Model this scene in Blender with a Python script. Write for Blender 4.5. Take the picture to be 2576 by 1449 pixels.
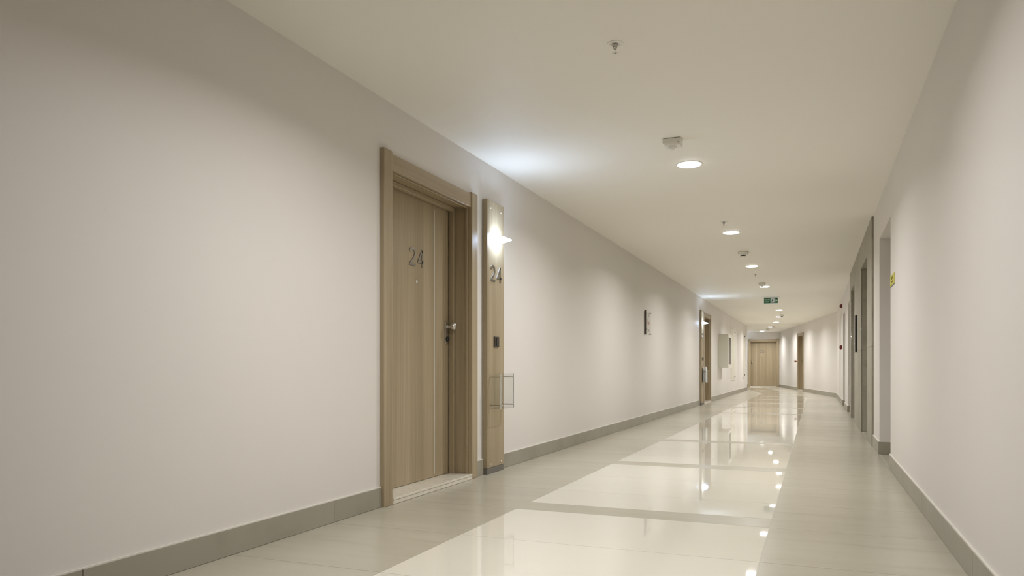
import bpy, math, random
from mathutils import Matrix, Vector

for o in list(bpy.data.objects):
    bpy.data.objects.remove(o)
scn = bpy.context.scene
col = scn.collection
R = math.radians
random.seed(4)

# ------------------------------------------------------------------ camera
CAM_H = 0.844
cam_d = bpy.data.cameras.new('camera')
cam_d.sensor_width = 36.0
cam_d.lens = 1884.0 / 2576.0 * 36.0
cam_d.shift_y = (927.0 - 724.5) / 2576.0
cam_d.clip_start = 0.02
cam = bpy.data.objects.new('camera', cam_d)
cam.location = (0, 0, CAM_H)
cam.rotation_euler = (R(90), 0, R(22.03))
col.objects.link(cam)
scn.camera = cam

# ------------------------------------------------------------------ world and exposure
world = bpy.data.worlds.new('world')
world.use_nodes = True
world.node_tree.nodes['Background'].inputs[0].default_value = (0.0, 0.0, 0.0, 1)
scn.world = world
scn.view_settings.view_transform = 'Standard'
scn.view_settings.look = 'None'
scn.view_settings.exposure = 0.0
scn.view_settings.gamma = 1.0
scn.view_settings.use_curve_mapping = False

DOWN_WATTS = 31.0          # each downlight's own lamp
DOWN_SPREAD = 153.0
DOWN_STRENGTH = 18.0       # look of the diffuser itself
DOWN_COLOR = (0.985, 0.995, 1.0)
SIDE_WATTS = 1.35
SIDE_STRENGTH = 40.0
SIDE_COLOR = (0.56, 0.73, 1.0)

# ------------------------------------------------------------------ materials
def new_mat(name):
    m = bpy.data.materials.new(name)
    m.use_nodes = True
    nt = m.node_tree
    b = nt.nodes['Principled BSDF']
    return m, nt, b

def pbsdf(name, color, rough=0.5, metal=0.0, ior=1.5, spec=None):
    m, nt, b = new_mat(name)
    b.inputs['Base Color'].default_value = (*color, 1)
    b.inputs['Roughness'].default_value = rough
    b.inputs['Metallic'].default_value = metal
    b.inputs['IOR'].default_value = ior
    if spec is not None:
        b.inputs['Specular IOR Level'].default_value = spec
    return m

def mixc(nt, fac, c1, c2):
    n = nt.nodes.new('ShaderNodeMix')
    n.data_type = 'RGBA'
    if hasattr(fac, 'node'):
        nt.links.new(fac, n.inputs[0])
    else:
        n.inputs[0].default_value = fac
    for s, c in ((6, c1), (7, c2)):
        if hasattr(c, 'node'):
            nt.links.new(c, n.inputs[s])
        else:
            n.inputs[s].default_value = (*c, 1)
    return n.outputs[2]

def noise(nt, coord, scale_vec, scale=1.0, detail=4.0, rough=0.55, offset=None):
    mp = nt.nodes.new('ShaderNodeMapping')
    mp.inputs['Scale'].default_value = scale_vec
    nt.links.new(coord, mp.inputs['Vector'])
    if offset is not None:
        nt.links.new(offset, mp.inputs['Location'])
    n = nt.nodes.new('ShaderNodeTexNoise')
    n.inputs['Scale'].default_value = scale
    n.inputs['Detail'].default_value = detail
    n.inputs['Roughness'].default_value = rough
    nt.links.new(mp.outputs[0], n.inputs['Vector'])
    return n.outputs['Fac']

def ramp(nt, fac, lo, hi):
    n = nt.nodes.new('ShaderNodeMapRange')
    n.inputs['From Min'].default_value = lo
    n.inputs['From Max'].default_value = hi
    nt.links.new(fac, n.inputs['Value'])
    return n.outputs[0]

def coords(nt, kind):
    if kind == 'world':
        return nt.nodes.new('ShaderNodeNewGeometry').outputs['Position']
    return nt.nodes.new('ShaderNodeTexCoord').outputs['Object']

def bump(nt, b, height, strength, dist=0.002):
    n = nt.nodes.new('ShaderNodeBump')
    n.inputs['Strength'].default_value = strength
    n.inputs['Distance'].default_value = dist
    nt.links.new(height, n.inputs['Height'])
    nt.links.new(n.outputs[0], b.inputs['Normal'])

def paint(name, c1, c2, rough=0.55):
    m, nt, b = new_mat(name)
    co = coords(nt, 'world')
    f = noise(nt, co, (1, 1, 1), 0.9, 3)
    nt.links.new(mixc(nt, ramp(nt, f, .3, .7), c1, c2), b.inputs['Base Color'])
    b.inputs['Roughness'].default_value = rough
    b.inputs['Specular IOR Level'].default_value = 0.35
    g = noise(nt, co, (1, 1, 1), 260.0, 2)
    bump(nt, b, g, 0.05, 0.001)
    return m

def wood(name, horizontal=False):
    m, nt, b = new_mat(name)
    co = coords(nt, 'object')
    oi = nt.nodes.new('ShaderNodeObjectInfo')
    ml = nt.nodes.new('ShaderNodeMath'); ml.operation = 'MULTIPLY'
    ml.inputs[1].default_value = 13.0
    nt.links.new(oi.outputs['Random'], ml.inputs[0])
    if horizontal:
        s1, s2, s3 = (1.2, 90, 130), (0.5, 9, 14), (2.0, 260, 420)
    else:
        s1, s2, s3 = (130, 130, 1.2), (11, 11, 0.28), (420, 420, 2.0)
    a = noise(nt, co, s1, 1.0, 4, .6, ml.outputs[0])
    c = noise(nt, co, s2, 1.0, 2, .5, ml.outputs[0])
    e = noise(nt, co, s3, 1.0, 2, .6, ml.outputs[0])
    k1 = mixc(nt, ramp(nt, a, .25, .75), (0.295, 0.228, 0.138), (0.485, 0.390, 0.258))
    k2 = mixc(nt, ramp(nt, c, .3, .7), (0.310, 0.245, 0.150), (0.490, 0.394, 0.260))
    k3 = mixc(nt, 0.5, k1, k2)
    k4 = mixc(nt, ramp(nt, e, .58, .85), k3, (0.24, 0.18, 0.095))
    nt.links.new(k4, b.inputs['Base Color'])
    b.inputs['Roughness'].default_value = 0.45
    b.inputs['Specular IOR Level'].default_value = 0.35
    bump(nt, b, e, 0.12, 0.0006)
    return m

def tile(name, base, dark, light, rough, streak=True, var=0.05, spec=0.5):
    m, nt, b = new_mat(name)
    co = coords(nt, 'world')
    oi = nt.nodes.new('ShaderNodeObjectInfo')
    ml = nt.nodes.new('ShaderNodeMath'); ml.operation = 'MULTIPLY'
    ml.inputs[1].default_value = 37.0
    nt.links.new(oi.outputs['Random'], ml.inputs[0])
    a = noise(nt, co, (0.8, 3.2, 2.4) if streak else (1, 1, 1), 1.0, 5, .62, ml.outputs[0])
    c = noise(nt, co, (1.6, 11.0, 4.0) if streak else (3, 3, 3), 1.0, 4, .6, ml.outputs[0])
    k = mixc(nt, ramp(nt, a, .35, .68), base, light)
    k = mixc(nt, ramp(nt, c, .52, .80), k, dark)
    hs = nt.nodes.new('ShaderNodeHueSaturation')
    nt.links.new(k, hs.inputs['Color'])
    mr = nt.nodes.new('ShaderNodeMapRange')
    mr.inputs['To Min'].default_value = 1 - var
    mr.inputs['To Max'].default_value = 1 + var
    nt.links.new(oi.outputs['Random'], mr.inputs['Value'])
    nt.links.new(mr.outputs[0], hs.inputs['Value'])
    nt.links.new(hs.outputs[0], b.inputs['Base Color'])
    b.inputs['Roughness'].default_value = rough
    b.inputs['Specular IOR Level'].default_value = spec
    return m

def marble(name):
    m, nt, b = new_mat(name)
    co = coords(nt, 'object')
    a = noise(nt, co, (1, 1, 1), 9.0, 8, .65)
    c = noise(nt, co, (1, 1, 1), 30.0, 6, .7)
    k = mixc(nt, ramp(nt, a, .35, .65), (0.70, 0.64, 0.53), (0.86, 0.81, 0.71))
    k = mixc(nt, ramp(nt, c, .52, .62), k, (0.64, 0.54, 0.42))
    k = mixc(nt, 0.35, k, (0.84, 0.79, 0.69))
    nt.links.new(k, b.inputs['Base Color'])
    b.inputs['Roughness'].default_value = 0.15
    return m

def brushed(name, color, rough=0.28):
    m, nt, b = new_mat(name)
    co = coords(nt, 'object')
    a = noise(nt, co, (400, 400, 12), 1.0, 2)
    nt.links.new(mixc(nt, a, tuple(x * .85 for x in color), color), b.inputs['Base Color'])
    b.inputs['Metallic'].default_value = 1.0
    b.inputs['Roughness'].default_value = rough
    return m

def clear(name, tint=(0.992, 0.995, 0.992), edge=0.40):
    """thin clear sheet: see-through, with a sheen that grows at grazing angles"""
    m = bpy.data.materials.new(name)
    m.use_nodes = True
    nt = m.node_tree
    nt.nodes.clear()
    out = nt.nodes.new('ShaderNodeOutputMaterial')
    mx = nt.nodes.new('ShaderNodeMixShader')
    lw = nt.nodes.new('ShaderNodeLayerWeight'); lw.inputs['Blend'].default_value = 0.5
    pw = nt.nodes.new('ShaderNodeMath'); pw.operation = 'POWER'; pw.inputs[1].default_value = 4.0
    ma = nt.nodes.new('ShaderNodeMath'); ma.operation = 'MULTIPLY_ADD'
    ma.inputs[1].default_value = edge; ma.inputs[2].default_value = 0.02
    tr = nt.nodes.new('ShaderNodeBsdfTransparent'); tr.inputs[0].default_value = (*tint, 1)
    gl = nt.nodes.new('ShaderNodeBsdfGlossy'); gl.inputs['Roughness'].default_value = 0.05
    nt.links.new(lw.outputs['Facing'], pw.inputs[0])
    nt.links.new(pw.outputs[0], ma.inputs[0])
    nt.links.new(ma.outputs[0], mx.inputs[0])
    nt.links.new(tr.outputs[0], mx.inputs[1])
    nt.links.new(gl.outputs[0], mx.inputs[2])
    nt.links.new(mx.outputs[0], out.inputs[0])
    return m

def emit(name, color, strength):
    m, nt, b = new_mat(name)
    b.inputs['Base Color'].default_value = (0.8, 0.8, 0.8, 1)
    b.inputs['Emission Color'].default_value = (*color, 1)
    b.inputs['Emission Strength'].default_value = strength
    return m

M = {
    'wall': paint('wall_paint', (0.755, 0.715, 0.672), (0.775, 0.732, 0.685)),
    'ceiling': paint('ceiling_paint', (0.885, 0.850, 0.775), (0.895, 0.86, 0.785), 0.6),
    'wood': wood('oak_veneer'),
    'wood_h': wood('oak_veneer_horizontal', True),
    'grey_tile': tile('grey_porcelain', (0.445, 0.408, 0.322), (0.415, 0.378, 0.294), (0.475, 0.437, 0.348), 0.25, True, 0.025, 0.30),
    'cream_tile': tile('cream_polished_porcelain', (0.745, 0.702, 0.600), (0.735, 0.692, 0.59), (0.755, 0.712, 0.61), 0.025, False, 0.012),
    'skirting': tile('grey_porcelain_skirting', (0.335, 0.308, 0.245), (0.29, 0.262, 0.20), (0.38, 0.35, 0.285), 0.38, False, 0.02, 0.35),
    'stone': tile('elevator_stone', (0.345, 0.315, 0.25), (0.26, 0.232, 0.175), (0.40, 0.37, 0.30), 0.45, True, 0.03, 0.2),
    'grout': pbsdf('grout', (0.58, 0.545, 0.465), 0.8),
    'caulk': pbsdf('white_caulk', (0.74, 0.70, 0.63), 0.6),
    'marble': marble('beige_marble'),
    'steel': brushed('brushed_steel', (0.48, 0.46, 0.43)),
    'chrome': pbsdf('chrome', (0.80, 0.79, 0.77), 0.12, 1.0),
    'satin': pbsdf('satin_nickel', (0.66, 0.64, 0.60), 0.32, 1.0),
    'inlay': pbsdf('silver_inlay', (0.60, 0.585, 0.55), 0.35),
    'black': pbsdf('black_plastic', (0.012, 0.012, 0.012), 0.35),
    'bronze': pbsdf('dark_bronze_plastic', (0.055, 0.045, 0.035), 0.4),
    'plinth': pbsdf('grey_plinth', (0.17, 0.155, 0.135), 0.5),
    'white_plastic': pbsdf('white_plastic', (0.84, 0.815, 0.74), 0.4),
    'dome': pbsdf('sensor_lens', (0.82, 0.80, 0.74), 0.15),
    'cream_metal': pbsdf('cream_enamel', (0.70, 0.67, 0.56), 0.38),
    'white_metal': pbsdf('white_enamel', (0.80, 0.77, 0.68), 0.35),
    'red': pbsdf('red_plastic', (0.145, 0.010, 0.013), 0.5),
    'yellow': pbsdf('yellow_print', (0.66, 0.60, 0.09), 0.5),
    'olive_print': pbsdf('olive_print', (0.20, 0.18, 0.03), 0.6),
    'green': pbsdf('green_print', (0.012, 0.13, 0.030), 0.35),
    'sign_white': pbsdf('white_print', (0.78, 0.84, 0.85), 0.4),
    'sign_dark': pbsdf('dark_green_print', (0.01, 0.06, 0.03), 0.4),
    'dark_print': pbsdf('dark_print', (0.14, 0.13, 0.11), 0.5),
    'red_print': pbsdf('red_print', (0.35, 0.10, 0.07), 0.5),
    'brown_metal': pbsdf('dark_brown_metal', (0.045, 0.035, 0.026), 0.35, 0.3),
    'grey_metal': pbsdf('grey_profile', (0.30, 0.28, 0.25), 0.35, 0.6),
    'grey_door': pbsdf('grey_door_paint', (0.42, 0.40, 0.36), 0.5),
    'acrylic': clear('clear_acrylic'),
    'glass': clear('cabinet_glass', (0.96, 0.95, 0.95)),
    'edge_glint': pbsdf('acrylic_edge_glint', (0.86, 0.87, 0.85), 0.25),  # pale colour stands in for light caught at the pane edges
    'paper': pbsdf('white_paper', (0.80, 0.78, 0.76), 0.7),
    'hose': pbsdf('hose_reel', (0.74, 0.68, 0.68), 0.6),
    'down': emit('downlight_diffuser', DOWN_COLOR, DOWN_STRENGTH),
    'side': emit('wall_lamp_diffuser', SIDE_COLOR, SIDE_STRENGTH),
    'copper': pbsdf('reddish_brown_metal', (0.30, 0.13, 0.085), 0.4, 0.3),
    'sill_steel': brushed('elevator_steel', (0.42, 0.40, 0.36), 0.35),
}

# ------------------------------------------------------------------ mesh helpers
class MB:
    def __init__(s):
        s.v = []; s.f = []; s.sm = []
    def add(s, v, f, smooth=False):
        n = len(s.v)
        s.v += [tuple(p) for p in v]
        s.f += [tuple(i + n for i in q) for q in f]
        s.sm += [smooth] * len(f)
        return s
    def box(s, x0, x1, y0, y1, z0, z1):
        v = [(x, y, z) for z in (z0, z1) for y in (y0, y1) for x in (x0, x1)]
        return s.add(v, [(0, 2, 3, 1), (4, 5, 7, 6), (0, 1, 5, 4), (2, 6, 7, 3), (0, 4, 6, 2), (1, 3, 7, 5)])
    def cbox(s, x0, x1, y0, y1, z0, z1, c):
        """box with chamfered edges on the +y face"""
        a = [(x0, z0), (x1, z0), (x1, z1), (x0, z1)]
        b = [(x0 + c, z0 + c), (x1 - c, z0 + c), (x1 - c, z1 - c), (x0 + c, z1 - c)]
        v = [(x, y0, z) for x, z in a] + [(x, y1 - c, z) for x, z in a] + [(x, y1, z) for x, z in b]
        f = [(3, 2, 1, 0)][::1]
        for k in range(4):
            j = (k + 1) % 4
            f += [(k, j, j + 4, k + 4), (k + 4, j + 4, j + 8, k + 8)]
        f += [(8, 9, 10, 11)]
        return s.add(v, f)
    def prism(s, poly, z0, z1):
        n = len(poly)
        v = [(x, y, z0) for x, y in poly] + [(x, y, z1) for x, y in poly]
        f = [tuple(range(n - 1, -1, -1)), tuple(range(n, 2 * n))]
        f += [(i, (i + 1) % n, (i + 1) % n + n, i + n) for i in range(n)]
        return s.add(v, f)
    def plate(s, poly, y0, y1):
        """polygon given as (x, z) extruded along y; facing +y"""
        n = len(poly)
        v = [(x, y0, z) for x, z in poly] + [(x, y1, z) for x, z in poly]
        f = [tuple(range(n)), tuple(range(2 * n - 1, n - 1, -1))]
        f += [(i, i + n, (i + 1) % n + n, (i + 1) % n) for i in range(n)]
        return s.add(v, f)
    def lathe(s, prof, c=(0, 0, 0), axis='z', seg=28, smooth=True):
        """prof: list of (radius, height along the axis)"""
        v = []
        for r, h in prof:
            for k in range(seg):
                a = 2 * math.pi * k / seg
                p, q = r * math.cos(a), r * math.sin(a)
                if axis == 'z': w = (c[0] + p, c[1] + q, c[2] + h)
                elif axis == 'y': w = (c[0] + q, c[1] + h, c[2] + p)
                else: w = (c[0] + h, c[1] + p, c[2] + q)
                v.append(w)
        f = []
        for i in range(len(prof) - 1):
            for k in range(seg):
                j = (k + 1) % seg
                f.append((i * seg + k, i * seg + j, (i + 1) * seg + j, (i + 1) * seg + k))
        s.add(v, f, smooth)
        s.add(v[:seg], [tuple(range(seg - 1, -1, -1))])
        s.add(v[-seg:], [tuple(range(seg))])
        return s
    def ribbon(s, pts, w, y0, y1, closed=False):
        """flat stroke in the (x, z) plane, extruded along y"""
        n = len(pts); L = []; Rr = []
        for i in range(n):
            p = Vector(pts[i])
            a = (p - Vector(pts[i - 1])) if i > 0 or closed else None
            b = (Vector(pts[(i + 1) % n]) - p) if i < n - 1 or closed else None
            if a is None: t = b.normalized(); k = 1.0
            elif b is None: t = a.normalized(); k = 1.0
            else:
                a = a.normalized(); b = b.normalized(); t = (a + b)
                t = t.normalized() if t.length > 1e-5 else a
                k = 1.0 / max(0.45, t.dot(b))
            nn = Vector((-t.y, t.x)) * (w / 2 * k)
            L.append(p + nn); Rr.append(p - nn)
        v = []; f = []
        for y in (y0, y1):
            v += [(q.x, y, q.y) for q in L] + [(q.x, y, q.y) for q in Rr]
        m = 2 * n
        rng = range(n if closed else n - 1)
        for i in rng:
            j = (i + 1) % n
            f += [(i, j, n + j, n + i), (m + i, m + n + i, m + n + j, m + j),
                  (i, m + i, m + j, j), (n + i, n + j, m + n + j, m + n + i)]
        if not closed:
            f += [(0, n, m + n, m), (n - 1, m + n - 1, m + 2 * n - 1, 2 * n - 1)]
        return s.add(v, f)
    def build(s, name, mat, parent=None, bevel=0.0, loc=None, rotz=None):
        me = bpy.data.meshes.new(name)
        me.from_pydata(s.v, [], s.f)
        me.polygons.foreach_set('use_smooth', s.sm)
        me.update()
        me.materials.append(M[mat] if isinstance(mat, str) else mat)
        import bmesh
        bm = bmesh.new(); bm.from_mesh(me)
        bmesh.ops.remove_doubles(bm, verts=bm.verts, dist=1e-6)
        bmesh.ops.recalc_face_normals(bm, faces=bm.faces)
        bm.to_mesh(me); bm.free()
        o = bpy.data.objects.new(name, me)
        col.objects.link(o)
        if parent is not None: o.parent = parent
        if loc is not None: o.location = loc
        if rotz is not None: o.rotation_euler.z = rotz
        if bevel:
            b = o.modifiers.new('bevel', 'BEVEL')
            b.width = bevel; b.segments = 2; b.limit_method = 'ANGLE'
        return o

def tag(o, label=None, cat=None, group=None, kind=None):
    if label: o['label'] = label
    if cat: o['category'] = cat
    if group: o['group'] = group
    if kind: o['kind'] = kind
    return o

def empty(name, loc, rotz=0.0):
    o = bpy.data.objects.new(name, None)
    o.empty_display_size = 0.1
    o.location = loc
    o.rotation_euler.z = rotz
    col.objects.link(o)
    return o

def box(name, mat, parent, *a, bevel=0.0):
    return MB().box(*a).build(name, mat, parent, bevel)

def text_part(name, s, size, mat, parent, x, y, z, depth=0.001, align='CENTER', sx=1.0):
    """raised print facing +y; reads left to right for someone facing the wall"""
    cu = bpy.data.curves.new(name, 'FONT')
    cu.body = s; cu.size = size; cu.extrude = depth / 2
    cu.align_x = align; cu.align_y = 'CENTER'
    cu.resolution_u = 3
    t = bpy.data.objects.new(name, cu)
    col.objects.link(t)
    dg = bpy.context.evaluated_depsgraph_get()
    me = bpy.data.meshes.new_from_object(t.evaluated_get(dg))
    bpy.data.objects.remove(t)
    me.name = name
    me.transform(Matrix(((-sx, 0, 0, x), (0, 0, 1, y), (0, 1, 0, z), (0, 0, 0, 1))))
    me.materials.clear(); me.materials.append(M[mat])
    o = bpy.data.objects.new(name, me)
    col.objects.link(o)
    o.parent = parent
    return o

# ------------------------------------------------------------------ dimensions of the place
XL, XR, H = -2.455, 0.590, 2.5          # corridor walls and ceiling height
YB = -9.0                                # behind the camera
YC = 30.5                                # outer corner of the left wall
YE = 36.0                                # end wall with door 22
YS = 23.8                                # where the right wall turns
XE = -1.457                              # far corner
XA = -7.0                                # alcove end
SLOPE = (XE - XR) / (YE - YS)
SANG = math.atan2(-(XE - XR), YE - YS)   # turn of the slanted wall
SLEN = math.hypot(XE - XR, YE - YS)
LEFT, RIGHT, END, SLANT = R(-90), R(90), R(180), R(90) + SANG

D24 = (4.605, 1.36)                      # centre along the wall, outer casing width
D23 = (18.72, 1.36)
D22 = (-2.188, 1.36)
HOLE, HOLE_H = 0.600, 2.115              # half width and height of a door hole

# ------------------------------------------------------------------ setting: walls, ceiling
w = MB()
def left_seg(y0, y1, z0=0.0, z1=H): w.box(XL - 0.30, XL, y0, y1, z0, z1)
left_seg(YB, D24[0] - HOLE); left_seg(D24[0] + HOLE, D23[0] - HOLE); left_seg(D23[0] + HOLE, YC)
for d in (D24, D23): left_seg(d[0] - HOLE, d[0] + HOLE, HOLE_H, H)
tag(w.build('wall_left', 'wall'), 'long pale painted wall with door 24 on the left of the corridor', 'wall', kind='structure')

w = MB().box(XA, XL - 0.30, YC - 0.25, YC, 0, H)
tag(w.build('wall_alcove_side', 'wall'), 'hidden return wall behind the outer corner of the long left wall', 'wall', kind='structure')
w = MB().box(XA - 0.25, XA, YC - 0.25, YE + 0.30, 0, H)
tag(w.build('wall_alcove_end', 'wall'), 'hidden wall closing the side passage left of door 22', 'wall', kind='structure')
w = MB().box(XA, D22[0] - HOLE, YE, YE + 0.30, 0, H).box(D22[0] + HOLE, XE, YE, YE + 0.30, 0, H)
w.box(D22[0] - HOLE, D22[0] + HOLE, YE, YE + 0.30, HOLE_H, H)
tag(w.build('wall_end', 'wall'), 'pale wall around door 22 closing the far end of the corridor', 'wall', kind='structure')
w = MB().box(XL - 0.30, XR + 0.45, YB - 0.25, YB, 0, H)
tag(w.build('wall_back', 'wall'), 'wall closing the corridor behind the viewer', 'wall', kind='structure')

RD = 0.45                                 # depth of the right wall
OPEN_A, OPEN_B, OPEN_C = (7.05, 8.22, 2.125), (14.84, 15.90, 2.105), (17.47, 18.60, 2.08)
LIFT1, LIFT2, LIFT_H = (9.82, 11.05), (12.84, 14.05), 2.175
ST0, ST1, STT = 9.01, 14.46, 0.020        # stone surround extent and thickness
w = MB()
def right_seg(y0, y1, z0=0.0, z1=H): w.box(XR, XR + RD, y0, y1, z0, z1)
holes = [OPEN_A, (LIFT1[0] - STT, LIFT1[1] + STT, LIFT_H + STT), (LIFT2[0] - STT, LIFT2[1] + STT, LIFT_H + STT), OPEN_B, OPEN_C]
y = YB
for a, b, t in holes:
    right_seg(y, a); right_seg(a, b, t, H); y = b
right_seg(y, YS + 0.03)
tag(w.build('wall_right', 'wall'), 'pale wall with deep openings and elevators on the right', 'wall', kind='structure')

SD = 6.565                                # centre of the far door along the slanted wall
w = MB().box(0, SD - HOLE, -0.30, 0, 0, H).box(SD + HOLE, SLEN + 0.05, -0.30, 0, 0, H)
w.box(SD - HOLE, SD + HOLE, -0.30, 0, HOLE_H, H)
tag(w.build('wall_right_far', 'wall', None, 0, (XR, YS, 0), SLANT), 'far stretch of the right wall slanting left towards door 22', 'wall', kind='structure')

c = MB().prism([(XL - .3, YB - .25), (XR + RD, YB - .25), (XR + RD, YS + .2), (XE + .35, YE + .3), (XA - .25, YE + .3), (XA - .25, YC - .25), (XL - .3, YC - .25)], H, H + 0.12)
tag(c.build('ceiling', 'ceiling'), 'plain off-white plaster ceiling with a row of downlights', 'ceiling', kind='structure')

# ------------------------------------------------------------------ floor with single tiles
outline = [(XL - .3, YB - .25), (XR + RD, YB - .25), (XR + RD, YS + .2), (XE + .35, YE + .3), (XA - .25, YE + .3), (XA - .25, YC - .25), (XL - .3, YC - .25)]
floor = MB().prism(outline, -0.12, -0.0007).build('floor', 'grout')
tag(floor, 'tiled corridor floor, glossy cream tiles between matt grey borders', 'floor', kind='structure')
G0, PITCH, JOINT = 4.19, 0.7600, 0.0028
XCL, XCR = -1.668, -0.224                 # cream band edges
YTL, YTR = 26.5, 23.55                    # where the band edges turn
def xl(y): return XCL if y <= YTL else XCL + SLOPE * (y - YTL)
def xr(y): return XCR if y <= YTR else XCR + SLOPE * (y - YTR)
def wl(y): return XL if y <= YC else XA
def wr(y): return XR if y <= YS else XR + SLOPE * (y - YS)
def strip(name, mat, fl, fr, y0, y1, brk):
    j = JOINT / 2
    ys = [y0 + j] + [b for b in brk if y0 + j + .01 < b < y1 - j - .01] + [y1 - j]
    poly = [(fl(t) + j, t) for t in ys] + [(fr(t) - j, t) for t in reversed(ys)]
    poly = poly[::-1]
    return MB().prism(poly, -0.0006, 0.0).build(name, mat, floor)
k = -18
while True:
    y0, y1 = G0 + PITCH * k, G0 + PITCH * (k + 1)
    if y0 >= YE: break
    y0c, y1c = max(y0, YB), min(y1, YE)
    if y1c - y0c > 0.02:
        if y1c <= YC + .001:
            strip('grey_floor_tile', 'grey_tile', wl, xl, y0c, y1c, [YTL])
        else:
            ya = max(y0c, YC)
            if ya > y0c + 0.02: strip('grey_floor_tile', 'grey_tile', wl, xl, y0c, ya, [])
            n = 6
            for q in range(n):                      # tiles of the side passage
                def fl(t, q=q): return XA + (xl(t) - XA) * q / n
                def fr(t, q=q): return XA + (xl(t) - XA) * (q + 1) / n
                strip('grey_floor_tile', 'grey_tile', fl, fr, ya, y1c, [])
        strip('grey_floor_tile', 'grey_tile', xr, wr, y0c, y1c, [YTR, YS])
        near = (k % 3 == 0 and k <= 6)
        far = (k >= 13 and (k - 13) % 3 == 0)
        if near and y0c == y0:
            strip('grey_stripe_tile', 'grey_tile', xl, xr, y0, y0 + 0.245, [YTL, YTR])
            strip('cream_floor_tile', 'cream_tile', xl, xr, y0 + 0.245, y1c, [YTL, YTR])
        elif far and y1c == y1:
            strip('cream_floor_tile', 'cream_tile', xl, xr, y0c, y1 - 0.245, [YTL, YTR])
            strip('grey_stripe_tile', 'grey_tile', xl, xr, y1 - 0.245, y1, [YTL, YTR])
        else:
            strip('cream_floor_tile', 'cream_tile', xl, xr, y0c, y1c, [YTL, YTR])
    k += 1
for a, b in ((OPEN_A[0], OPEN_A[1]), (OPEN_B[0], OPEN_B[1]), (OPEN_C[0], OPEN_C[1]), LIFT1, LIFT2):
    MB().box(XR + .002, XR + RD, a, b, -0.0006, -0.0001).build('grey_floor_tile', 'grey_tile', floor)

# ------------------------------------------------------------------ skirting in single tiles
BH, BT = 0.120, 0.012
def skirting(name, label, loc, rotz, segs, joint0, pitch=1.52, lo=None):
    """segs along local x; skirting stands on local +y side"""
    root = empty(name, loc, rotz)
    tag(root, label, 'baseboard', kind='structure')
    for a, b in segs:
        cuts = [a]
        n = math.ceil((a - joint0) / pitch)
        t = joint0 + n * pitch
        while t < b - 0.02:
            if t > a + 0.02: cuts.append(t)
            t += pitch
        cuts.append(b)
        for p, q in zip(cuts[:-1], cuts[1:]):
            MB().cbox(p + .001, q - .001, 0.0005, BT, 0.001, BH, 0.0012).build('skirting_tile', 'skirting', root)
        MB().prism([(a, 0.0003), (b, 0.0003), (b, BT * .85), (a, BT * .85)], BH, BH + 0.005).build('caulk_line', 'caulk', root)
    return root
# left wall: local x = -world y
def L(segs): return [(-b, -a) for a, b in segs]
skirting('baseboard_left', 'grey tile skirting along the long left wall', (XL, 0, 0), LEFT,
         L([(YB, D24[0] - .68), (D24[0] + .68, D23[0] - .68), (D23[0] + .68, YC + BT)]), -3.44)
skirting('baseboard_end', 'grey tile skirting either side of door 22 on the end wall', (0, YE, 0), END,
         [(-XE, -(D22[0] + .68)), (-(D22[0] - .68), -XA)], 0.3)
skirting('baseboard_alcove', 'grey tile skirting on the hidden return wall past the corner', (0, YC, 0), 0.0,
         [(XA, XL)], 0.0)
br = skirting('baseboard_right', 'grey tile skirting along the right wall and into its openings', (XR, 0, 0), RIGHT,
         [(YB, OPEN_A[0]), (OPEN_A[1], ST0), (ST1, OPEN_B[0]), (OPEN_B[1], OPEN_C[0]), (OPEN_C[1], YS)], 4.95)
for o_ in (OPEN_A, OPEN_B, OPEN_C):          # returns on both jambs
    for yy0, yy1 in ((o_[1] - BT, o_[1] - .0005), (o_[0] + .0005, o_[0] + BT)):
        MB().box(yy0, yy1, -0.28, BT, 0.001, BH).build('skirting_tile', 'skirting', br)
        MB().box(yy0, yy1, -0.28, BT * .8, BH, BH + .005).build('caulk_line', 'caulk', br)
skirting('baseboard_right_far', 'grey tile skirting along the far slanted wall', (XR, YS, 0), SLANT,
         [(0.0, SD - .68), (SD + .68, SLEN)], 0.4)

# ------------------------------------------------------------------ digits as flat metal strokes
def arc(cx, cz, r, a0, a1, n=10, rz=None):
    rz = rz or r
    return [(cx + r * math.cos(R(a0 + (a1 - a0) * i / n)), cz + rz * math.sin(R(a0 + (a1 - a0) * i / n))) for i in range(n + 1)]
def digit_strokes(ch):
    if ch == '2':
        p = arc(.30, .72, .26, 172, -32, 14, .25)
        p += [(.44, .46), (.30, .32), (.13, .17), (.06, .06), (.60, .06)]
        return [p]
    if ch == '4':
        return [[(.47, .98), (.06, .30), (.66, .30)], [(.47, .99), (.47, .0)]]
    if ch == '3':
        return [arc(.30, .745, .24, 160, -80, 12, .21) + arc(.29, .29, .27, 85, -160, 14, .26)]
    return []
def digits(s, parent, x, y, z, h=0.125, pitch=0.115, stroke=0.0165, depth=0.006, w=0.135):
    """x, z: centre; read left to right by someone facing +y"""
    n = len(s)
    for i, ch in enumerate(s):
        cx = x - (i - (n - 1) / 2) * pitch
        mb = MB()
        for st in digit_strokes(ch):
            mb.ribbon([(cx - (p[0] - .33) * w, z + (p[1] - .5) * h) for p in st], stroke, y, y + depth)
        o = mb.build('number_digit', 'steel', parent)
        o['label'] = 'brushed steel numeral ' + ch

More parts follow.
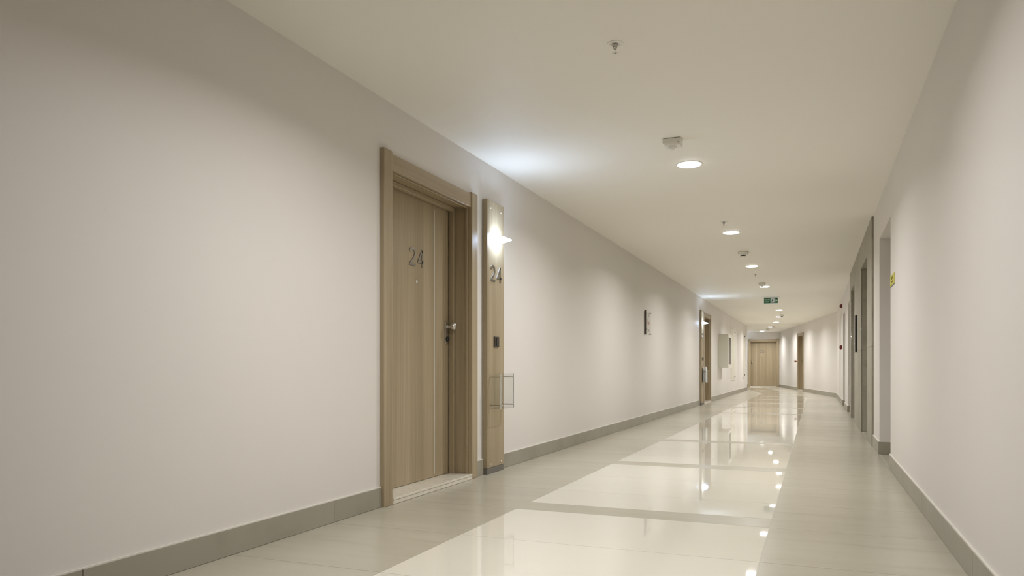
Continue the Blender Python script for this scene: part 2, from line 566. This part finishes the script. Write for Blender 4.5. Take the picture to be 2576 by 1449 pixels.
# ------------------------------------------------------------------ apartment doors
def apartment_door(name, label, loc, rotz, knob, number):
    """local x along the wall, +y out of the wall; knob: sign of the x side with the lock"""
    d = empty(name, loc, rotz)
    tag(d, label, 'door', kind='structure')
    OW, OH, SW = 0.68, 2.19, 0.105
    IN = OW - SW                        # inner edge of the casing
    for s in (-1, 1):
        a, b = sorted((s * IN, s * OW))
        MB().cbox(a, b, 0.0005, 0.030, 0.0, OH, 0.003).build('casing_stile', 'wood', d)
    MB().cbox(-IN, IN, 0.0005, 0.022, OH - .115, OH - .012, 0.003).build('casing_head', 'wood_h', d)
    # lining of the opening, with the rebate the leaf closes against
    for s in (-1, 1):
        a, b = sorted((s * (IN + .004), s * (HOLE - .001)))
        MB().box(a, b, -0.22, 0.0, 0.0, 2.08).build('jamb', 'wood', d)
        a, b = sorted((s * (IN - .031), s * (IN + .004)))
        MB().cbox(a, b, -0.148, -0.112, 0.0, 2.08, 0.004).build('door_stop', 'wood', d)
        a, b = sorted((s * (IN - .010), s * (IN + .004)))
        MB().cbox(a, b, -0.022, -0.004, 0.0, 2.08, 0.003).build('jamb_bead', 'wood', d)
    MB().box(-IN - .004, IN + .004, -0.22, 0.0, 2.08, HOLE_H - .001).build('head_lining', 'wood_h', d)
    MB().cbox(-IN + .031, IN - .031, -0.148, -0.112, 2.048, 2.08, 0.004).build('door_stop', 'wood_h', d)
    MB().cbox(-IN + .010, IN - .010, -0.022, -0.004, 2.068, 2.08, 0.003).build('jamb_bead', 'wood_h', d)
    # marble threshold
    t = MB().box(-IN, IN, -0.24, 0.032, 0.001, 0.026).box(-IN, IN, -0.24, 0.035, 0.026, 0.040)
    t.build('threshold', 'marble', d, 0.0025)['label'] = 'beige marble threshold'
    # leaf
    leaf = MB().box(-IN + .018, IN - .018, -0.210, -0.160, 0.043, 2.066).build('leaf', 'wood', d)
    LY = -0.160
    kx = knob * 0.322
    box('inlay_strip', 'inlay', leaf, kx - .005, kx + .005, LY, LY + .0012, 0.065, 2.020)
    if number:
        digits(number, leaf, knob * 0.055, LY, 1.628)
    px = knob * 0.055
    MB().lathe([(.016, 0), (.016, .003), (.013, .006), (.006, .006), (.005, .003)], (px, LY, 1.46), 'y', 20).build('peephole', 'chrome', leaf)
    # lock plate, knob and cylinder
    lx = knob * 0.503
    hp = []
    for i in range(9): hp.append((lx + .0215 * math.cos(R(180 * i / 8)), 1.178 + .0215 * math.sin(R(180 * i / 8))))
    for i in range(9): hp.append((lx - .0215 * math.cos(R(180 * i / 8)), 1.050 - .0215 * math.sin(R(180 * i / 8))))
    pl = MB().plate(hp, LY, LY + .012).build('lock_plate', 'satin', leaf, 0.002)
    MB().lathe([(.014, 0), (.014, .006), (.010, .010), (.010, .030), (.016, .036), (.026, .046), (.030, .056), (.030, .062), (.026, .072), (.014, .078), (.001, .0795)],
               (lx, LY + .012, 1.163), 'y', 28).build('knob', 'satin', leaf)
    MB().lathe([(.019, 0), (.019, .012), (.016, .016), (.001, .0165)], (lx, LY + .012, 1.068), 'y', 24).build('key_cylinder', 'black', leaf)
    return d

apartment_door('door_1', 'recessed oak veneer apartment door numbered 24, nearest on the left wall', (XL, D24[0], 0), LEFT, -1, '24')
apartment_door('door_2', 'oak veneer door in the left wall beside the hose cabinet, seen edge on', (XL, D23[0], 0), LEFT, 1, '23')
apartment_door('door_3', 'oak veneer door numbered 22 facing the camera on the end wall', (D22[0], YE, 0), END, 1, '22')
sd = Vector((XR, YS, 0)) + Vector((-math.sin(SANG), math.cos(SANG), 0)) * SD
apartment_door('door_4', 'narrow looking oak door in the far slanted right wall', sd, SLANT, 1, '')

# ------------------------------------------------------------------ number boards with lamp, switch and holder
SIDE_LAMP = bpy.data.lights.new('wall_lamp_uplight', 'AREA')
SIDE_LAMP.shape = 'RECTANGLE'; SIDE_LAMP.size = 0.16; SIDE_LAMP.size_y = 0.07
SIDE_LAMP.energy = SIDE_WATTS; SIDE_LAMP.color = SIDE_COLOR; SIDE_LAMP.spread = R(168)
def number_board(label, loc, rotz, number):
    b = empty('number_board', loc, rotz)
    tag(b, label, 'sign board', 'oak number boards beside the apartment doors')
    W2, F0, F1 = 0.172, 0.005, 0.044
    MB().cbox(-W2, W2, F0, F1, 0.050, 2.193, 0.0015).build('board', 'wood', b)
    MB().cbox(-W2 + .004, W2 - .004, F0, F1 - .002, 0.0, 0.050, 0.002).build('plinth', 'plinth', b)
    box('mounting_batten', 'plinth', b, -.10, .10, 0.0005, F0, 0.20, 2.10)
    for sx in (-.107, .107):
        for z in (2.134, 0.076):
            MB().lathe([(.009, 0), (.009, .003), (.006, .007), (.001, .008)], (sx, F1, z), 'y', 14).build('screw_cap', 'chrome', b)
    digits(number, b, 0.0, F1, 1.610, h=0.128, pitch=0.125, w=0.150)
    # dark rocker switch
    sw = MB().cbox(-.046, .046, F1, F1 + .012, 1.018, 1.103, 0.003).build('light_switch', 'bronze', b)
    MB().cbox(-.020, .020, F1 + .012, F1 + .019, 1.030, 1.090, 0.002).build('rocker', 'bronze', sw)
    # wedge lamp, luminous above and below
    lm = empty('wall_lamp', (0, F1, 1.890)); lm.parent = b
    w2, t0, tb, t1, y0, ln = 0.100, 0.040, 0.014, 0.004, 0.012, 0.118
    v = [(-w2, y0, t0), (w2, y0, t0), (w2 * .5, ln, t1), (-w2 * .5, ln, t1),
         (-w2, y0, .001), (w2, y0, .001), (w2 * .5, ln, .001), (-w2 * .5, ln, .001)]
    q = [(0, 1, 2, 3), (4, 7, 6, 5), (0, 4, 5, 1), (1, 5, 6, 2), (2, 6, 7, 3), (3, 7, 4, 0)]
    MB().add(v, q).build('upper_diffuser', 'side', lm)
    v = [(x_, y_, -z_ * (tb / t0) if z_ == t0 else -z_) for x_, y_, z_ in v]
    MB().add(v, q).build('lower_diffuser', 'side', lm)
    box('lamp_bracket', 'white_plastic', lm, -w2 * .8, w2 * .8, .0005, y0 - .001, -.012, .030)
    up = bpy.data.objects.new('uplight', SIDE_LAMP)       # the up beam leans away from the wall
    up.location = (0, .074, .048); up.rotation_euler = (R(180 - 46), 0, 0)
    up.parent = lm
    col.objects.link(up)
    return b

def leaflet_holder(label, loc, rotz):
    hd = empty('leaflet_holder', loc, rotz)
    tag(hd, label, 'leaflet holder', 'clear leaflet holders on the number boards')
    X0, Y0, Y1, Z0, Z1 = 0.135, 0.0005, 0.105, 0.0, 0.285
    t = 0.003
    box('glint_strip', 'edge_glint', hd, -X0, X0, Y1 - t, Y1, Z0 - .0015, Z0)  # thin pale strips paint the bright line along the pane edges
    box('back_pane', 'acrylic', hd, -X0, X0, Y0 + .008, Y0 + .008 + t, Z0, Z1)
    box('front_pane', 'acrylic', hd, -X0, X0, Y1 - t, Y1, Z0, Z1)
    box('bottom_pane', 'acrylic', hd, -X0, X0, Y0 + .012, Y1 - .004, Z0 + .004, Z0 + .004 + t)
    for s in (-1, 1):
        a, b_ = sorted((s * X0, s * (X0 + .0022)))
        box('glint_strip', 'edge_glint', hd, a, b_, Y1 - .007, Y1, Z0, Z1)
        a, b_ = sorted((s * X0, s * (X0 - t)))
        box('side_pane', 'acrylic', hd, a, b_, Y0 + .012, Y1 - .004, Z0 + .008, Z1)
        for z in (0.030, 0.255):
            MB().lathe([(.0045, 0), (.0045, Y1 + .001), (.006, Y1 + .001), (.006, Y1 + .005), (.001, Y1 + .006)],
                       (s * (X0 - .014), 0.0, z), 'y', 14).build('standoff_rod', 'chrome', hd)
    return hd

NB24, NB23, NB22 = D24[0] + .68 + .322, D23[0] - .68 - .322, D22[0] - .68 - .322
number_board('oak board numbered 24 with glowing wedge lamp beside the near door', (XL, NB24, 0), LEFT, '24')
number_board('oak board with glowing lamp just before the second left door, seen edge on', (XL, NB23, 0), LEFT, '23')
number_board('oak board with lamp hidden past the corner left of door 22', (NB22, YE, 0), END, '22')
leaflet_holder('empty clear acrylic holder on the near number 24 board', (XL + .044, NB24, 0.520), LEFT)
leaflet_holder('clear acrylic holder filled with papers on the second left board', (XL + .044, NB23, 0.520), LEFT)
# papers in the second holder
for i, (x0, x1, yy, hh, lab) in enumerate(((-.11, .115, .030, .345, 'white folded paper at the back of the filled acrylic holder'),
                                           (-.12, .105, .058, .330, 'white folded paper in the middle of the filled acrylic holder'),
                                           (-.10, .118, .084, .352, 'white folded paper at the front of the filled acrylic holder'))):
    p = empty('folded_paper', (XL + .044, NB23, 0.529), LEFT)
    tag(p, lab, 'paper', 'papers in the second acrylic holder')
    MB().plate([(x0, 0), (x1, 0), (x1, hh), (x0, hh - .01)], yy - .006, yy + .006).build('sheet', 'paper', p)
    box('crease', 'grey_metal', p, x0 + .06, x0 + .10, yy - .0065, yy + .0065, hh - .035, hh - .025)

# ------------------------------------------------------------------ openings and elevators on the right wall
def plain_door(name, label, y0, y1, h):
    d = empty(name, (XR, (y0 + y1) / 2, 0), RIGHT)
    tag(d, label, 'door', kind='structure')
    hw = (y1 - y0) / 2
    for s in (-1, 1):
        a, b = sorted((s * (hw - .05), s * (hw - .001)))
        box('frame_stile', 'grey_door', d, a, b, -.40, -.29, 0.0, h - .001)
    box('frame_head', 'grey_door', d, -hw + .05, hw - .05, -.40, -.29, h - .05, h - .001)
    lf = MB().box(-hw + .052, hw - .052, -.38, -.33, 0.006, h - .052).build('leaf', 'grey_door', d)
    box('handle_plate', 'satin', lf, -hw + .10, -hw + .14, -.33, -.324, .95, 1.15)
    MB().lathe([(.009, 0), (.009, .045), (.001, .046)], (-hw + .12, -.324, 1.05), 'y', 12).build('handle_neck', 'satin', lf)
    box('lever', 'satin', lf, -hw + .11, -hw + .23, -.285, -.272, 1.042, 1.058)
plain_door('door_5', 'door set deep in the nearest opening of the right wall', *OPEN_A)
plain_door('door_6', 'door set deep in the opening just past the elevators', *OPEN_B)
plain_door('door_7', 'door set deep in the last opening before the red alarm', *OPEN_C)

def elevator(name, label, y0, y1):
    d = empty(name, (XR, (y0 + y1) / 2, 0), RIGHT)
    tag(d, label, 'elevator door', kind='structure')
    hw = (y1 - y0) / 2
    for s in (-1, 1):
        a, b = sorted((s * (hw - .06), s * (hw - .001)))
        box('steel_jamb', 'sill_steel', d, a, b, -.36, -.20, 0.0, LIFT_H - .001)
        a, b = sorted((s * .002, s * (hw - .03)))
        MB().cbox(a, b, -.33, -.29, 0.012, LIFT_H - .03, .002).build('sliding_panel', 'sill_steel', d)
    box('steel_head', 'sill_steel', d, -hw + .06, hw - .06, -.28, -.20, LIFT_H - .07, LIFT_H - .001)
    box('sill', 'satin', d, -hw + .06, hw - .06, -.36, -.20, 0.0005, 0.010)
elevator('door_8', 'nearer elevator door in the grey stone surround', *LIFT1)
elevator('door_9', 'farther elevator door in the grey stone surround', *LIFT2)

sur = empty('trim_1', (XR, 0, 0), RIGHT)
tag(sur, 'grey veined stone surround of the two elevators', 'wall cladding', kind='structure')
def slab(x0, x1, z0, z1, y0=0.0005, y1=STT):
    MB().cbox(x0 + .001, x1 - .001, y0, y1, z0 + .001, z1 - .001, .001).build('stone_panel', 'stone', sur)
rows = [(0.0, 1.09), (1.09, LIFT_H), (LIFT_H, H - .004)]
for a, b in ((ST0, LIFT1[0]), (LIFT1[1], 11.70), (11.70, LIFT2[0]), (LIFT2[1], ST1)):
    for z0, z1 in rows: slab(a, b, z0, z1)
slab(LIFT1[0], LIFT1[1], *rows[2]); slab(LIFT2[0], LIFT2[1], *rows[2])
for a, b in (LIFT1, LIFT2):
    for z0, z1 in rows[:2]:
        MB().box(a - STT + .001, a, -.20, -.0005, z0 + .001, z1 - .001).build('stone_panel', 'stone', sur)
        MB().box(b, b + STT - .001, -.20, -.0005, z0 + .001, z1 - .001).build('stone_panel', 'stone', sur)
    MB().box(a, b, -.20, -.0005, LIFT_H, LIFT_H + STT - .001).build('stone_panel', 'stone', sur)
    for yy in (b,):
        s = 1
        MB().lathe([(.0025, 0.002), (.0025, LIFT_H)], (yy - s * .0035, STT - .003, 0), 'z', 12).build('edge_strip', 'chrome', sur)
MB().box(ST0, ST1, .0005, STT + .004, H - .0045, H - .0005).build('caulk_line', 'caulk', sur)

cp = empty('elevator_call_panel', (XR - STT, 12.10, 0), RIGHT)
tag(cp, 'tall black elevator call panel between the two elevators', 'call panel')
MB().cbox(-.065, .065, 0.0005, 0.026, 1.085, 1.625, .003).build('panel', 'black', cp)
box('display', 'glass', cp, -.045, .045, 0.026, 0.0275, 1.44, 1.56)
for z in (1.20, 1.26):
    MB().lathe([(.018, 0), (.018, .004), (.014, .007), (.001, .0072)], (0, .026, z), 'y', 18).build('call_button', 'chrome', cp)

# ------------------------------------------------------------------ small things on the walls
# yellow notice on the right wall
yn = empty('yellow_notice', (XR, 6.865, 1.530), RIGHT)
tag(yn, 'small yellow printed notice on the right wall beside the nearest opening', 'notice')
MB().cbox(-.165, .165, 0.0005, .005, -.004, .084, .001).build('plate', 'yellow', yn)
box('bottom_shadow', 'dark_print', yn, -.165, .165, .0005, .005, -.008, -.0045)  # dark strip painted as the shadow below the plate
for x0, x1, z0, z1 in ((-.150, .150, .077, .079), (-.150, .150, .004, .006), (-.150, -.148, .006, .077), (.148, .150, .006, .077)):
    box('border_line', 'olive_print', yn, x0, x1, .005, .0054, z0, z1)
text_part('lettering', 'DIKKAT', 0.034, 'olive_print', yn, -0.01, .0056, .055, sx=1.6)
text_part('lettering', 'ASANSOR', 0.020, 'olive_print', yn, -0.02, .0056, .024, sx=1.3)

# red alarm sounder and call point
bl = empty('alarm_sounder', (XR, 19.13, 2.303), RIGHT)
tag(bl, 'round dark red alarm sounder high on the right wall', 'alarm')
MB().lathe([(.049, 0.0005), (.050, .010), (.0495, .014)], (0, 0, 0), 'y', 28).build('base', 'red', bl)
MB().lathe([(.0495, .014), (.047, .026), (.042, .038), (.034, .048), (.022, .055), (.009, .059), (.001, .0595)], (0, 0, 0), 'y', 28).build('dome', 'red', bl)
fc = empty('fire_call_point', (XR, 19.08, 1.335), RIGHT)
tag(fc, 'square red fire call point on the right wall below the alarm', 'alarm')
MB().cbox(-.046, .046, .0005, .055, -.046, .046, .004).build('housing', 'red', fc)
MB().cbox(-.030, .030, .055, .060, -.030, .030, .002).build('press_plate', 'red', fc)
box('hinge_tab', 'red', fc, -.012, .012, .020, .045, -.054, -.046)

# acrylic directory sign on the left wall
ns = empty('direction_sign', (XL, 11.735, 1.370), LEFT)
tag(ns, 'clear acrylic sign with dark strip and red handwriting on the left wall', 'sign')
box('acrylic_plate', 'acrylic', ns, -.175, .175, .022, .026, 0.0, .380)
MB().cbox(.125, .160, .0005, .018, 0.015, .385, .003).build('dark_channel', 'brown_metal', ns)
MB().cbox(.182, .205, .0005, .024, 0.000, .372, .003).build('dark_channel', 'brown_metal', ns)
box('channel_groove', 'grey_metal', ns, .134, .150, .018, .0192, 0.03, .375)
for z in (0.085, 0.325):
    box('clamp', 'chrome', ns, .112, .178, .0265, .034, z - .008, z + .008)
for z in (0.020, 0.352):
    MB().lathe([(.010, .0005), (.010, .034), (.007, .038), (.001, .0385)], (-.160, 0, z), 'y', 16).build('standoff', 'steel', ns)
text_part('lettering', '22', 0.066, 'dark_print', ns, -.010, .0265, .300, sx=1.6)
text_part('lettering', '23', 0.066, 'dark_print', ns, -.010, .0265, .066, sx=1.6)
hw_ = MB()
hw_.ribbon([(.080, .255), (.076, .20), (.070, .185), (.050, .195), (.040, .21), (.030, .188), (.012, .186), (.000, .212), (-.014, .186), (-.034, .184), (-.046, .206), (-.060, .188)], .009, .0262, .0270)
hw_.ribbon([(.086, .186), (.02, .176), (-.060, .172)], .007, .0262, .0270)
hw_.build('handwriting', 'red_print', ns)

# fire hose cabinet
hc = empty('fire_hose_cabinet', (XL, 21.15, 0.868), LEFT)
tag(hc, 'cream metal hose cabinet with glazed front on the left wall past the second door', 'cabinet')
CW, CD, CH = 0.86, 0.265, 0.916       # local x runs towards -y, so the box spans x from -CW to 0
b_ = MB()
b_.box(-.0015, 0, .012, CD - .02, 0, CH).box(-CW, -CW + .0015, .012, CD - .02, 0, CH)
b_.box(-CW, 0, .012, CD - .02, 0, .0015).box(-CW, 0, .012, CD - .02, CH - .0015, CH)
b_.box(-CW, 0, .0005, .012, 0, CH)
b_.build('body', 'cream_metal', hc)
MB().lathe([(.052, 0), (.052, .0012), (.049, .0014), (.049, .0006)], (0, .11, CH - .095), 'x', 28).build('knockout_disc', 'cream_metal', hc)
dr = MB()
dr.box(-CW, 0, CD - .02, CD, 0, .085).box(-CW, 0, CD - .02, CD, CH - .085, CH)
dr.box(-.075, 0, CD - .02, CD, .085, CH - .085).box(-CW, -CW + .075, CD - .02, CD, .085, CH - .085)
dro = dr.build('glazed_door', 'white_metal', hc)
box('pane', 'glass', dro, -CW + .07, -.07, CD - .012, CD - .008, .08, CH - .08)
lk = MB().cbox(-.055, -.020, CD, CD + .014, .40, .52, .003).build('latch', 'white_metal', dro)
MB().lathe([(.012, 0), (.012, .010), (.001, .011)], (-.037, CD + .014, .46), 'y', 14).build('keyhole', 'black', dro)
MB().lathe([(.30, 0), (.31, .01), (.31, .13), (.30, .14)], (-CW / 2, .05, CH / 2), 'y', 32).build('hose_reel', 'hose', hc)

# flush access panels
def access_panel(label, y0, y1, z0, z1):
    p = empty('access_panel', (XL, (y0 + y1) / 2, z0), LEFT)
    tag(p, label, 'access panel', 'access panels in the left wall')
    hw, h = (y1 - y0) / 2, z1 - z0
    fr = MB()
    fr.box(-hw, hw, .0005, .022, 0, .05).box(-hw, hw, .0005, .022, h - .03, h)
    fr.box(-hw, -hw + .03, .0005, .022, .05, h - .03).box(hw - .03, hw, .0005, .022, .05, h - .03)
    fr.build('frame', 'white_metal', p)
    lf = MB().cbox(-hw + .034, hw - .034, .0005, .014, .054, h - .034, .002).build('panel_door', 'cream_metal', p)
    box('panel_rib', 'white_metal', lf, -.006, .006, .014, .020, .06, h - .04)
    for z in (.11, h - .12):
        MB().lathe([(.024, 0), (.024, .018), (.018, .025), (.001, .026)], (-hw + .17 if hw > .4 else -hw + .13, .014, z), 'y', 16).build('latch_knob', 'black', lf)
access_panel('tall wide cream access panel beside the hose cabinet', 24.39, 25.63, 0.465, 2.142)
access_panel('tall narrow access panel nearest the outer corner of the left wall', 28.69, 29.23, 0.50, 2.153)

# small fitting by the door in the slanted wall
ft = empty('wall_fitting', Vector((XR, YS, 1.11)) + Vector((-math.sin(SANG), math.cos(SANG), 0)) * (SD + .80), SLANT)
tag(ft, 'small reddish brown fitting sticking out of the far slanted wall beside its door', 'wall fitting')
MB().cbox(-.05, .05, .0005, .012, -.05, .05, .003).build('base_plate', 'white_plastic', ft)
MB().lathe([(.018, .012), (.022, .04), (.034, .060), (.044, .085), (.036, .108), (.001, .112)], (0, 0, 0), 'y', 16).build('knob', 'copper', ft)
MB().lathe([(.008, .112), (.008, .150), (.001, .151)], (0, 0, .020), 'y', 10).build('tip', 'satin', ft)

# ------------------------------------------------------------------ ceiling fittings
DOWN_LAMP = bpy.data.lights.new('downlight_lamp', 'AREA')
DOWN_LAMP.shape = 'DISK'; DOWN_LAMP.size = 0.17
DOWN_LAMP.energy = DOWN_WATTS; DOWN_LAMP.color = DOWN_COLOR; DOWN_LAMP.spread = R(DOWN_SPREAD)
def downlight(label, x, y):
    d = empty('downlight', (x, y, H))
    tag(d, label, 'ceiling light', 'round downlights along the ceiling')
    MB().lathe([(.093, -.0004), (.103, -.0004), (.103, -.002), (.100, -.004), (.093, -.004), (.093, -.0004)], (0, 0, 0), 'z', 40).build('trim_ring', 'white_plastic', d)
    MB().lathe([(.0925, -.0006), (.0925, -.004), (.089, -.008), (.076, -.012), (.045, -.015), (.001, -.016)], (0, 0, 0), 'z', 40).build('diffuser', 'down', d)
    o = bpy.data.objects.new('lamp', DOWN_LAMP)
    o.location = (0, 0, -.0175)
    o.parent = d
    col.objects.link(o)
lights = [(-.945, 2.90, 'round downlight just above the top edge of the view'),
          (-.945, 6.166, 'nearest and largest visible round downlight, beside the square motion sensor'),
          (-.945, 9.45, 'second visible round downlight, behind the small middle sprinkler'),
          (-.945, 12.68, 'third visible round downlight, between smoke detector and third sprinkler'),
          (-.945, 15.94, 'fourth visible round downlight, under a sensor and before the exit sign'),
          (-.945, 19.20, 'round downlight hidden right behind the green exit sign'),
          (-.940, 22.45, 'first round downlight past the green exit sign'),
          (-1.071, 25.42, 'round downlight overlapping the second smoke detector past the exit sign'),
          (-1.296, 28.36, 'third round downlight past the exit sign'),
          (-1.628, 31.40, 'second last round downlight, beside the farthest sensor box'),
          (-2.177, 34.90, 'last round downlight, right above door 22'),
          (-4.70, 33.2, 'unseen round downlight added in the side passage to light the end wall by door 22')]  # last entry is an added lamp, out of sight, brightening the end wall
for x, y, lab in lights: downlight(lab, x, y)

def sprinkler(label, x, y):
    s = empty('sprinkler', (x, y, H))
    tag(s, label, 'sprinkler', 'ceiling sprinklers')
    MB().lathe([(.016, -.0003), (.043, -.0003), (.043, -.0018), (.041, -.0026), (.029, -.0036), (.027, -.0018), (.016, -.0012), (.016, -.0003)], (0, 0, 0), 'z', 36).build('escutcheon', 'ceiling', s)
    MB().lathe([(.0135, -.0008), (.0135, -.007), (.010, -.010), (.0075, -.013), (.001, -.0132)], (0, 0, 0), 'z', 20).build('nozzle', 'steel', s)
    for a in (-1, 1):
        MB().ribbon([(a * .0095, -.010), (a * .0085, -.018), (a * .004, -.027), (a * .0015, -.031)], .0045, -.0025, .0025).build('frame_arm', 'steel', s)
    MB().lathe([(.0022, -.012), (.0026, -.020), (.0028, -.030), (.0032, -.040), (.0045, -.044)], (0, 0, 0), 'z', 12).build('stem', 'chrome', s)
    MB().lathe([(.0045, -.0435), (.0145, -.0455), (.0145, -.0470), (.001, -.0474)], (0, 0, 0), 'z', 24).build('deflector', 'white_plastic', s)
    MB().lathe([(.0034, -.0473), (.0034, -.0486), (.0005, -.049)], (0, 0, 0), 'z', 10).build('screw', 'black', s)
for x, y, lab in ((-.946, 3.74, 'nearest sprinkler hanging alone near the top of the view'),
                  (-.955, 8.74, 'second sprinkler, just before the second visible downlight'),
                  (-.970, 13.80, 'third sprinkler, between the third and fourth visible downlights'),
                  (-.945, 23.55, 'farthest sprinkler, just past the first downlight behind the exit sign')):
    sprinkler(lab, x, y)

def motion_sensor(label, x, y):
    s = empty('motion_sensor', (x, y, H))
    tag(s, label, 'motion sensor', 'motion sensors on the ceiling')
    # square housing, slightly smaller below, corner cut on the viewer's side
    p0 = [(-.064, -.050), (.064, -.050), (.064, .050), (-.064, .050)]
    p1 = [(-.064, -.050), (.064, -.050), (.064, .050), (-.064, .050)]
    p2 = [(-.040, -.040), (.058, -.044), (.060, .046), (-.050, .046)]
    v = [(x_, y_, -.003) for x_, y_ in p0] + [(x_, y_, -.034) for x_, y_ in p1] + [(x_, y_, -.052) for x_, y_ in p2]
    f = [(0, 1, 2, 3), (8, 9, 10, 11)]
    for a in (0, 4):
        for k_ in range(4):
            j = (k_ + 1) % 4
            f.append((a + k_, a + j, a + 4 + j, a + 4 + k_))
    MB().add(v, f).build('housing', 'white_plastic', s, 0.0015)
    MB().lathe([(.034, -.045), (.034, -.053), (.031, -.064), (.022, -.073), (.010, -.078), (.001, -.079)], (-.002, -.006, 0), 'z', 28).build('lens', 'dome', s)
    box('mounting_plate', 'dark_print', s, -.058, .058, -.046, .046, -.003, -.0005)
    box('indicator', 'grey_metal', s, .044, .050, -.0505, -.049, -.038, -.030)
for x, y, lab in ((-.955, 5.46, 'nearest square motion sensor with dome, beside the largest downlight'),
                  (-.948, 15.24, 'middle square sensor box just above the fourth visible downlight'),
                  (-1.50, 31.0, 'farthest square sensor box, by the second last downlight')):
    motion_sensor(lab, x, y)

def smoke_detector(label, x, y):
    s = empty('smoke_detector', (x, y, H))
    tag(s, label, 'smoke detector', 'smoke detectors on the ceiling')
    MB().lathe([(.066, -.0005), (.074, -.006), (.074, -.026), (.072, -.028)], (0, 0, 0), 'z', 36).build('base', 'white_plastic', s)
    MB().lathe([(.070, -.028), (.073, -.030), (.070, -.038), (.044, -.046)], (0, 0, 0), 'z', 36).build('head', 'white_plastic', s)
    MB().lathe([(.032, -.046), (.032, -.066)], (0, 0, 0), 'z', 24).build('chamber', 'black', s)
    for i in range(10):
        a = 2 * math.pi * (i + .3) / 10
        MB().lathe([(.0035, -.045), (.0035, -.067)], (.037 * math.cos(a), .037 * math.sin(a), 0), 'z', 8).build('cage_bar', 'white_plastic', s)
    MB().lathe([(.042, -.066), (.042, -.069), (.030, -.072), (.001, -.0725)], (0, 0, 0), 'z', 24).build('cap', 'white_plastic', s)
for x, y, lab in ((-.944, 11.08, 'nearest round smoke detector with dark slots, before the third downlight'),
                  (-.952, 24.55, 'round smoke detector past the exit sign, just before a downlight'),
                  (-1.815, 32.7, 'farthest round smoke detector near door 22')):
    smoke_detector(lab, x, y)

# ------------------------------------------------------------------ exit sign
ex = empty('exit_sign', (-.953, 18.42, H), END)
tag(ex, 'green and white exit sign hanging from the ceiling', 'sign')
box('ceiling_rail', 'white_plastic', ex, -.200, .200, -.020, .020, -.006, -.0005)
zt, zb, hw = -.006, -.144, .158
box('face_panel', 'green', ex, -hw + .007, hw - .007, -.006, .006, zb + .007, zt - .007)
fr = MB()
fr.box(-hw, hw, -.008, .008, zb, zb + .007).box(-hw, hw, -.008, .008, zt - .007, zt)
fr.box(-hw, -hw + .007, -.008, .008, zb + .007, zt - .007).box(hw - .007, hw, -.008, .008, zb + .007, zt - .007)
fr.build('frame', 'sign_white', ex)
zc = (zt + zb) / 2
text_part('lettering', '\u00c7IKI\u015e', 0.044, 'sign_white', ex, .083, .0064, zc + .020, sx=1.12)
text_part('lettering', 'EXIT', 0.044, 'sign_white', ex, .083, .0064, zc - .027, sx=1.12)
box('pictogram_field', 'sign_white', ex, -.078, .008, .006, .0064, zc - .050, zc + .050)
def vx(a): return .008 - a              # pictogram drawn left to right
man = MB()
man.lathe([(.0085, .0066), (.0085, .0072)], (vx(.056), 0, zc + .036), 'y', 14)
man.ribbon([(vx(.046), zc + .024), (vx(.040), zc + .006), (vx(.036), zc - .008)], .016, .0066, .0072)
man.ribbon([(vx(.036), zc - .006), (vx(.052), zc - .020), (vx(.064), zc - .042)], .009, .0066, .0072)
man.ribbon([(vx(.036), zc - .006), (vx(.028), zc - .026), (vx(.006), zc - .030)], .009, .0066, .0072)
man.ribbon([(vx(.044), zc + .022), (vx(.020), zc + .018), (vx(.010), zc + .006)], .007, .0066, .0072)
man.ribbon([(vx(.046), zc + .020), (vx(.060), zc + .004), (vx(.080), zc + .002)], .007, .0066, .0072)
man.build('running_figure', 'sign_dark', ex)
ar = MB()
ar.ribbon([(-.082, zc), (-.136, zc)], .013, .0062, .0068)
ar.ribbon([(-.104, zc + .028), (-.140, zc), (-.104, zc - .028)], .014, .0064, .0070)
ar.build('arrow', 'sign_white', ex)
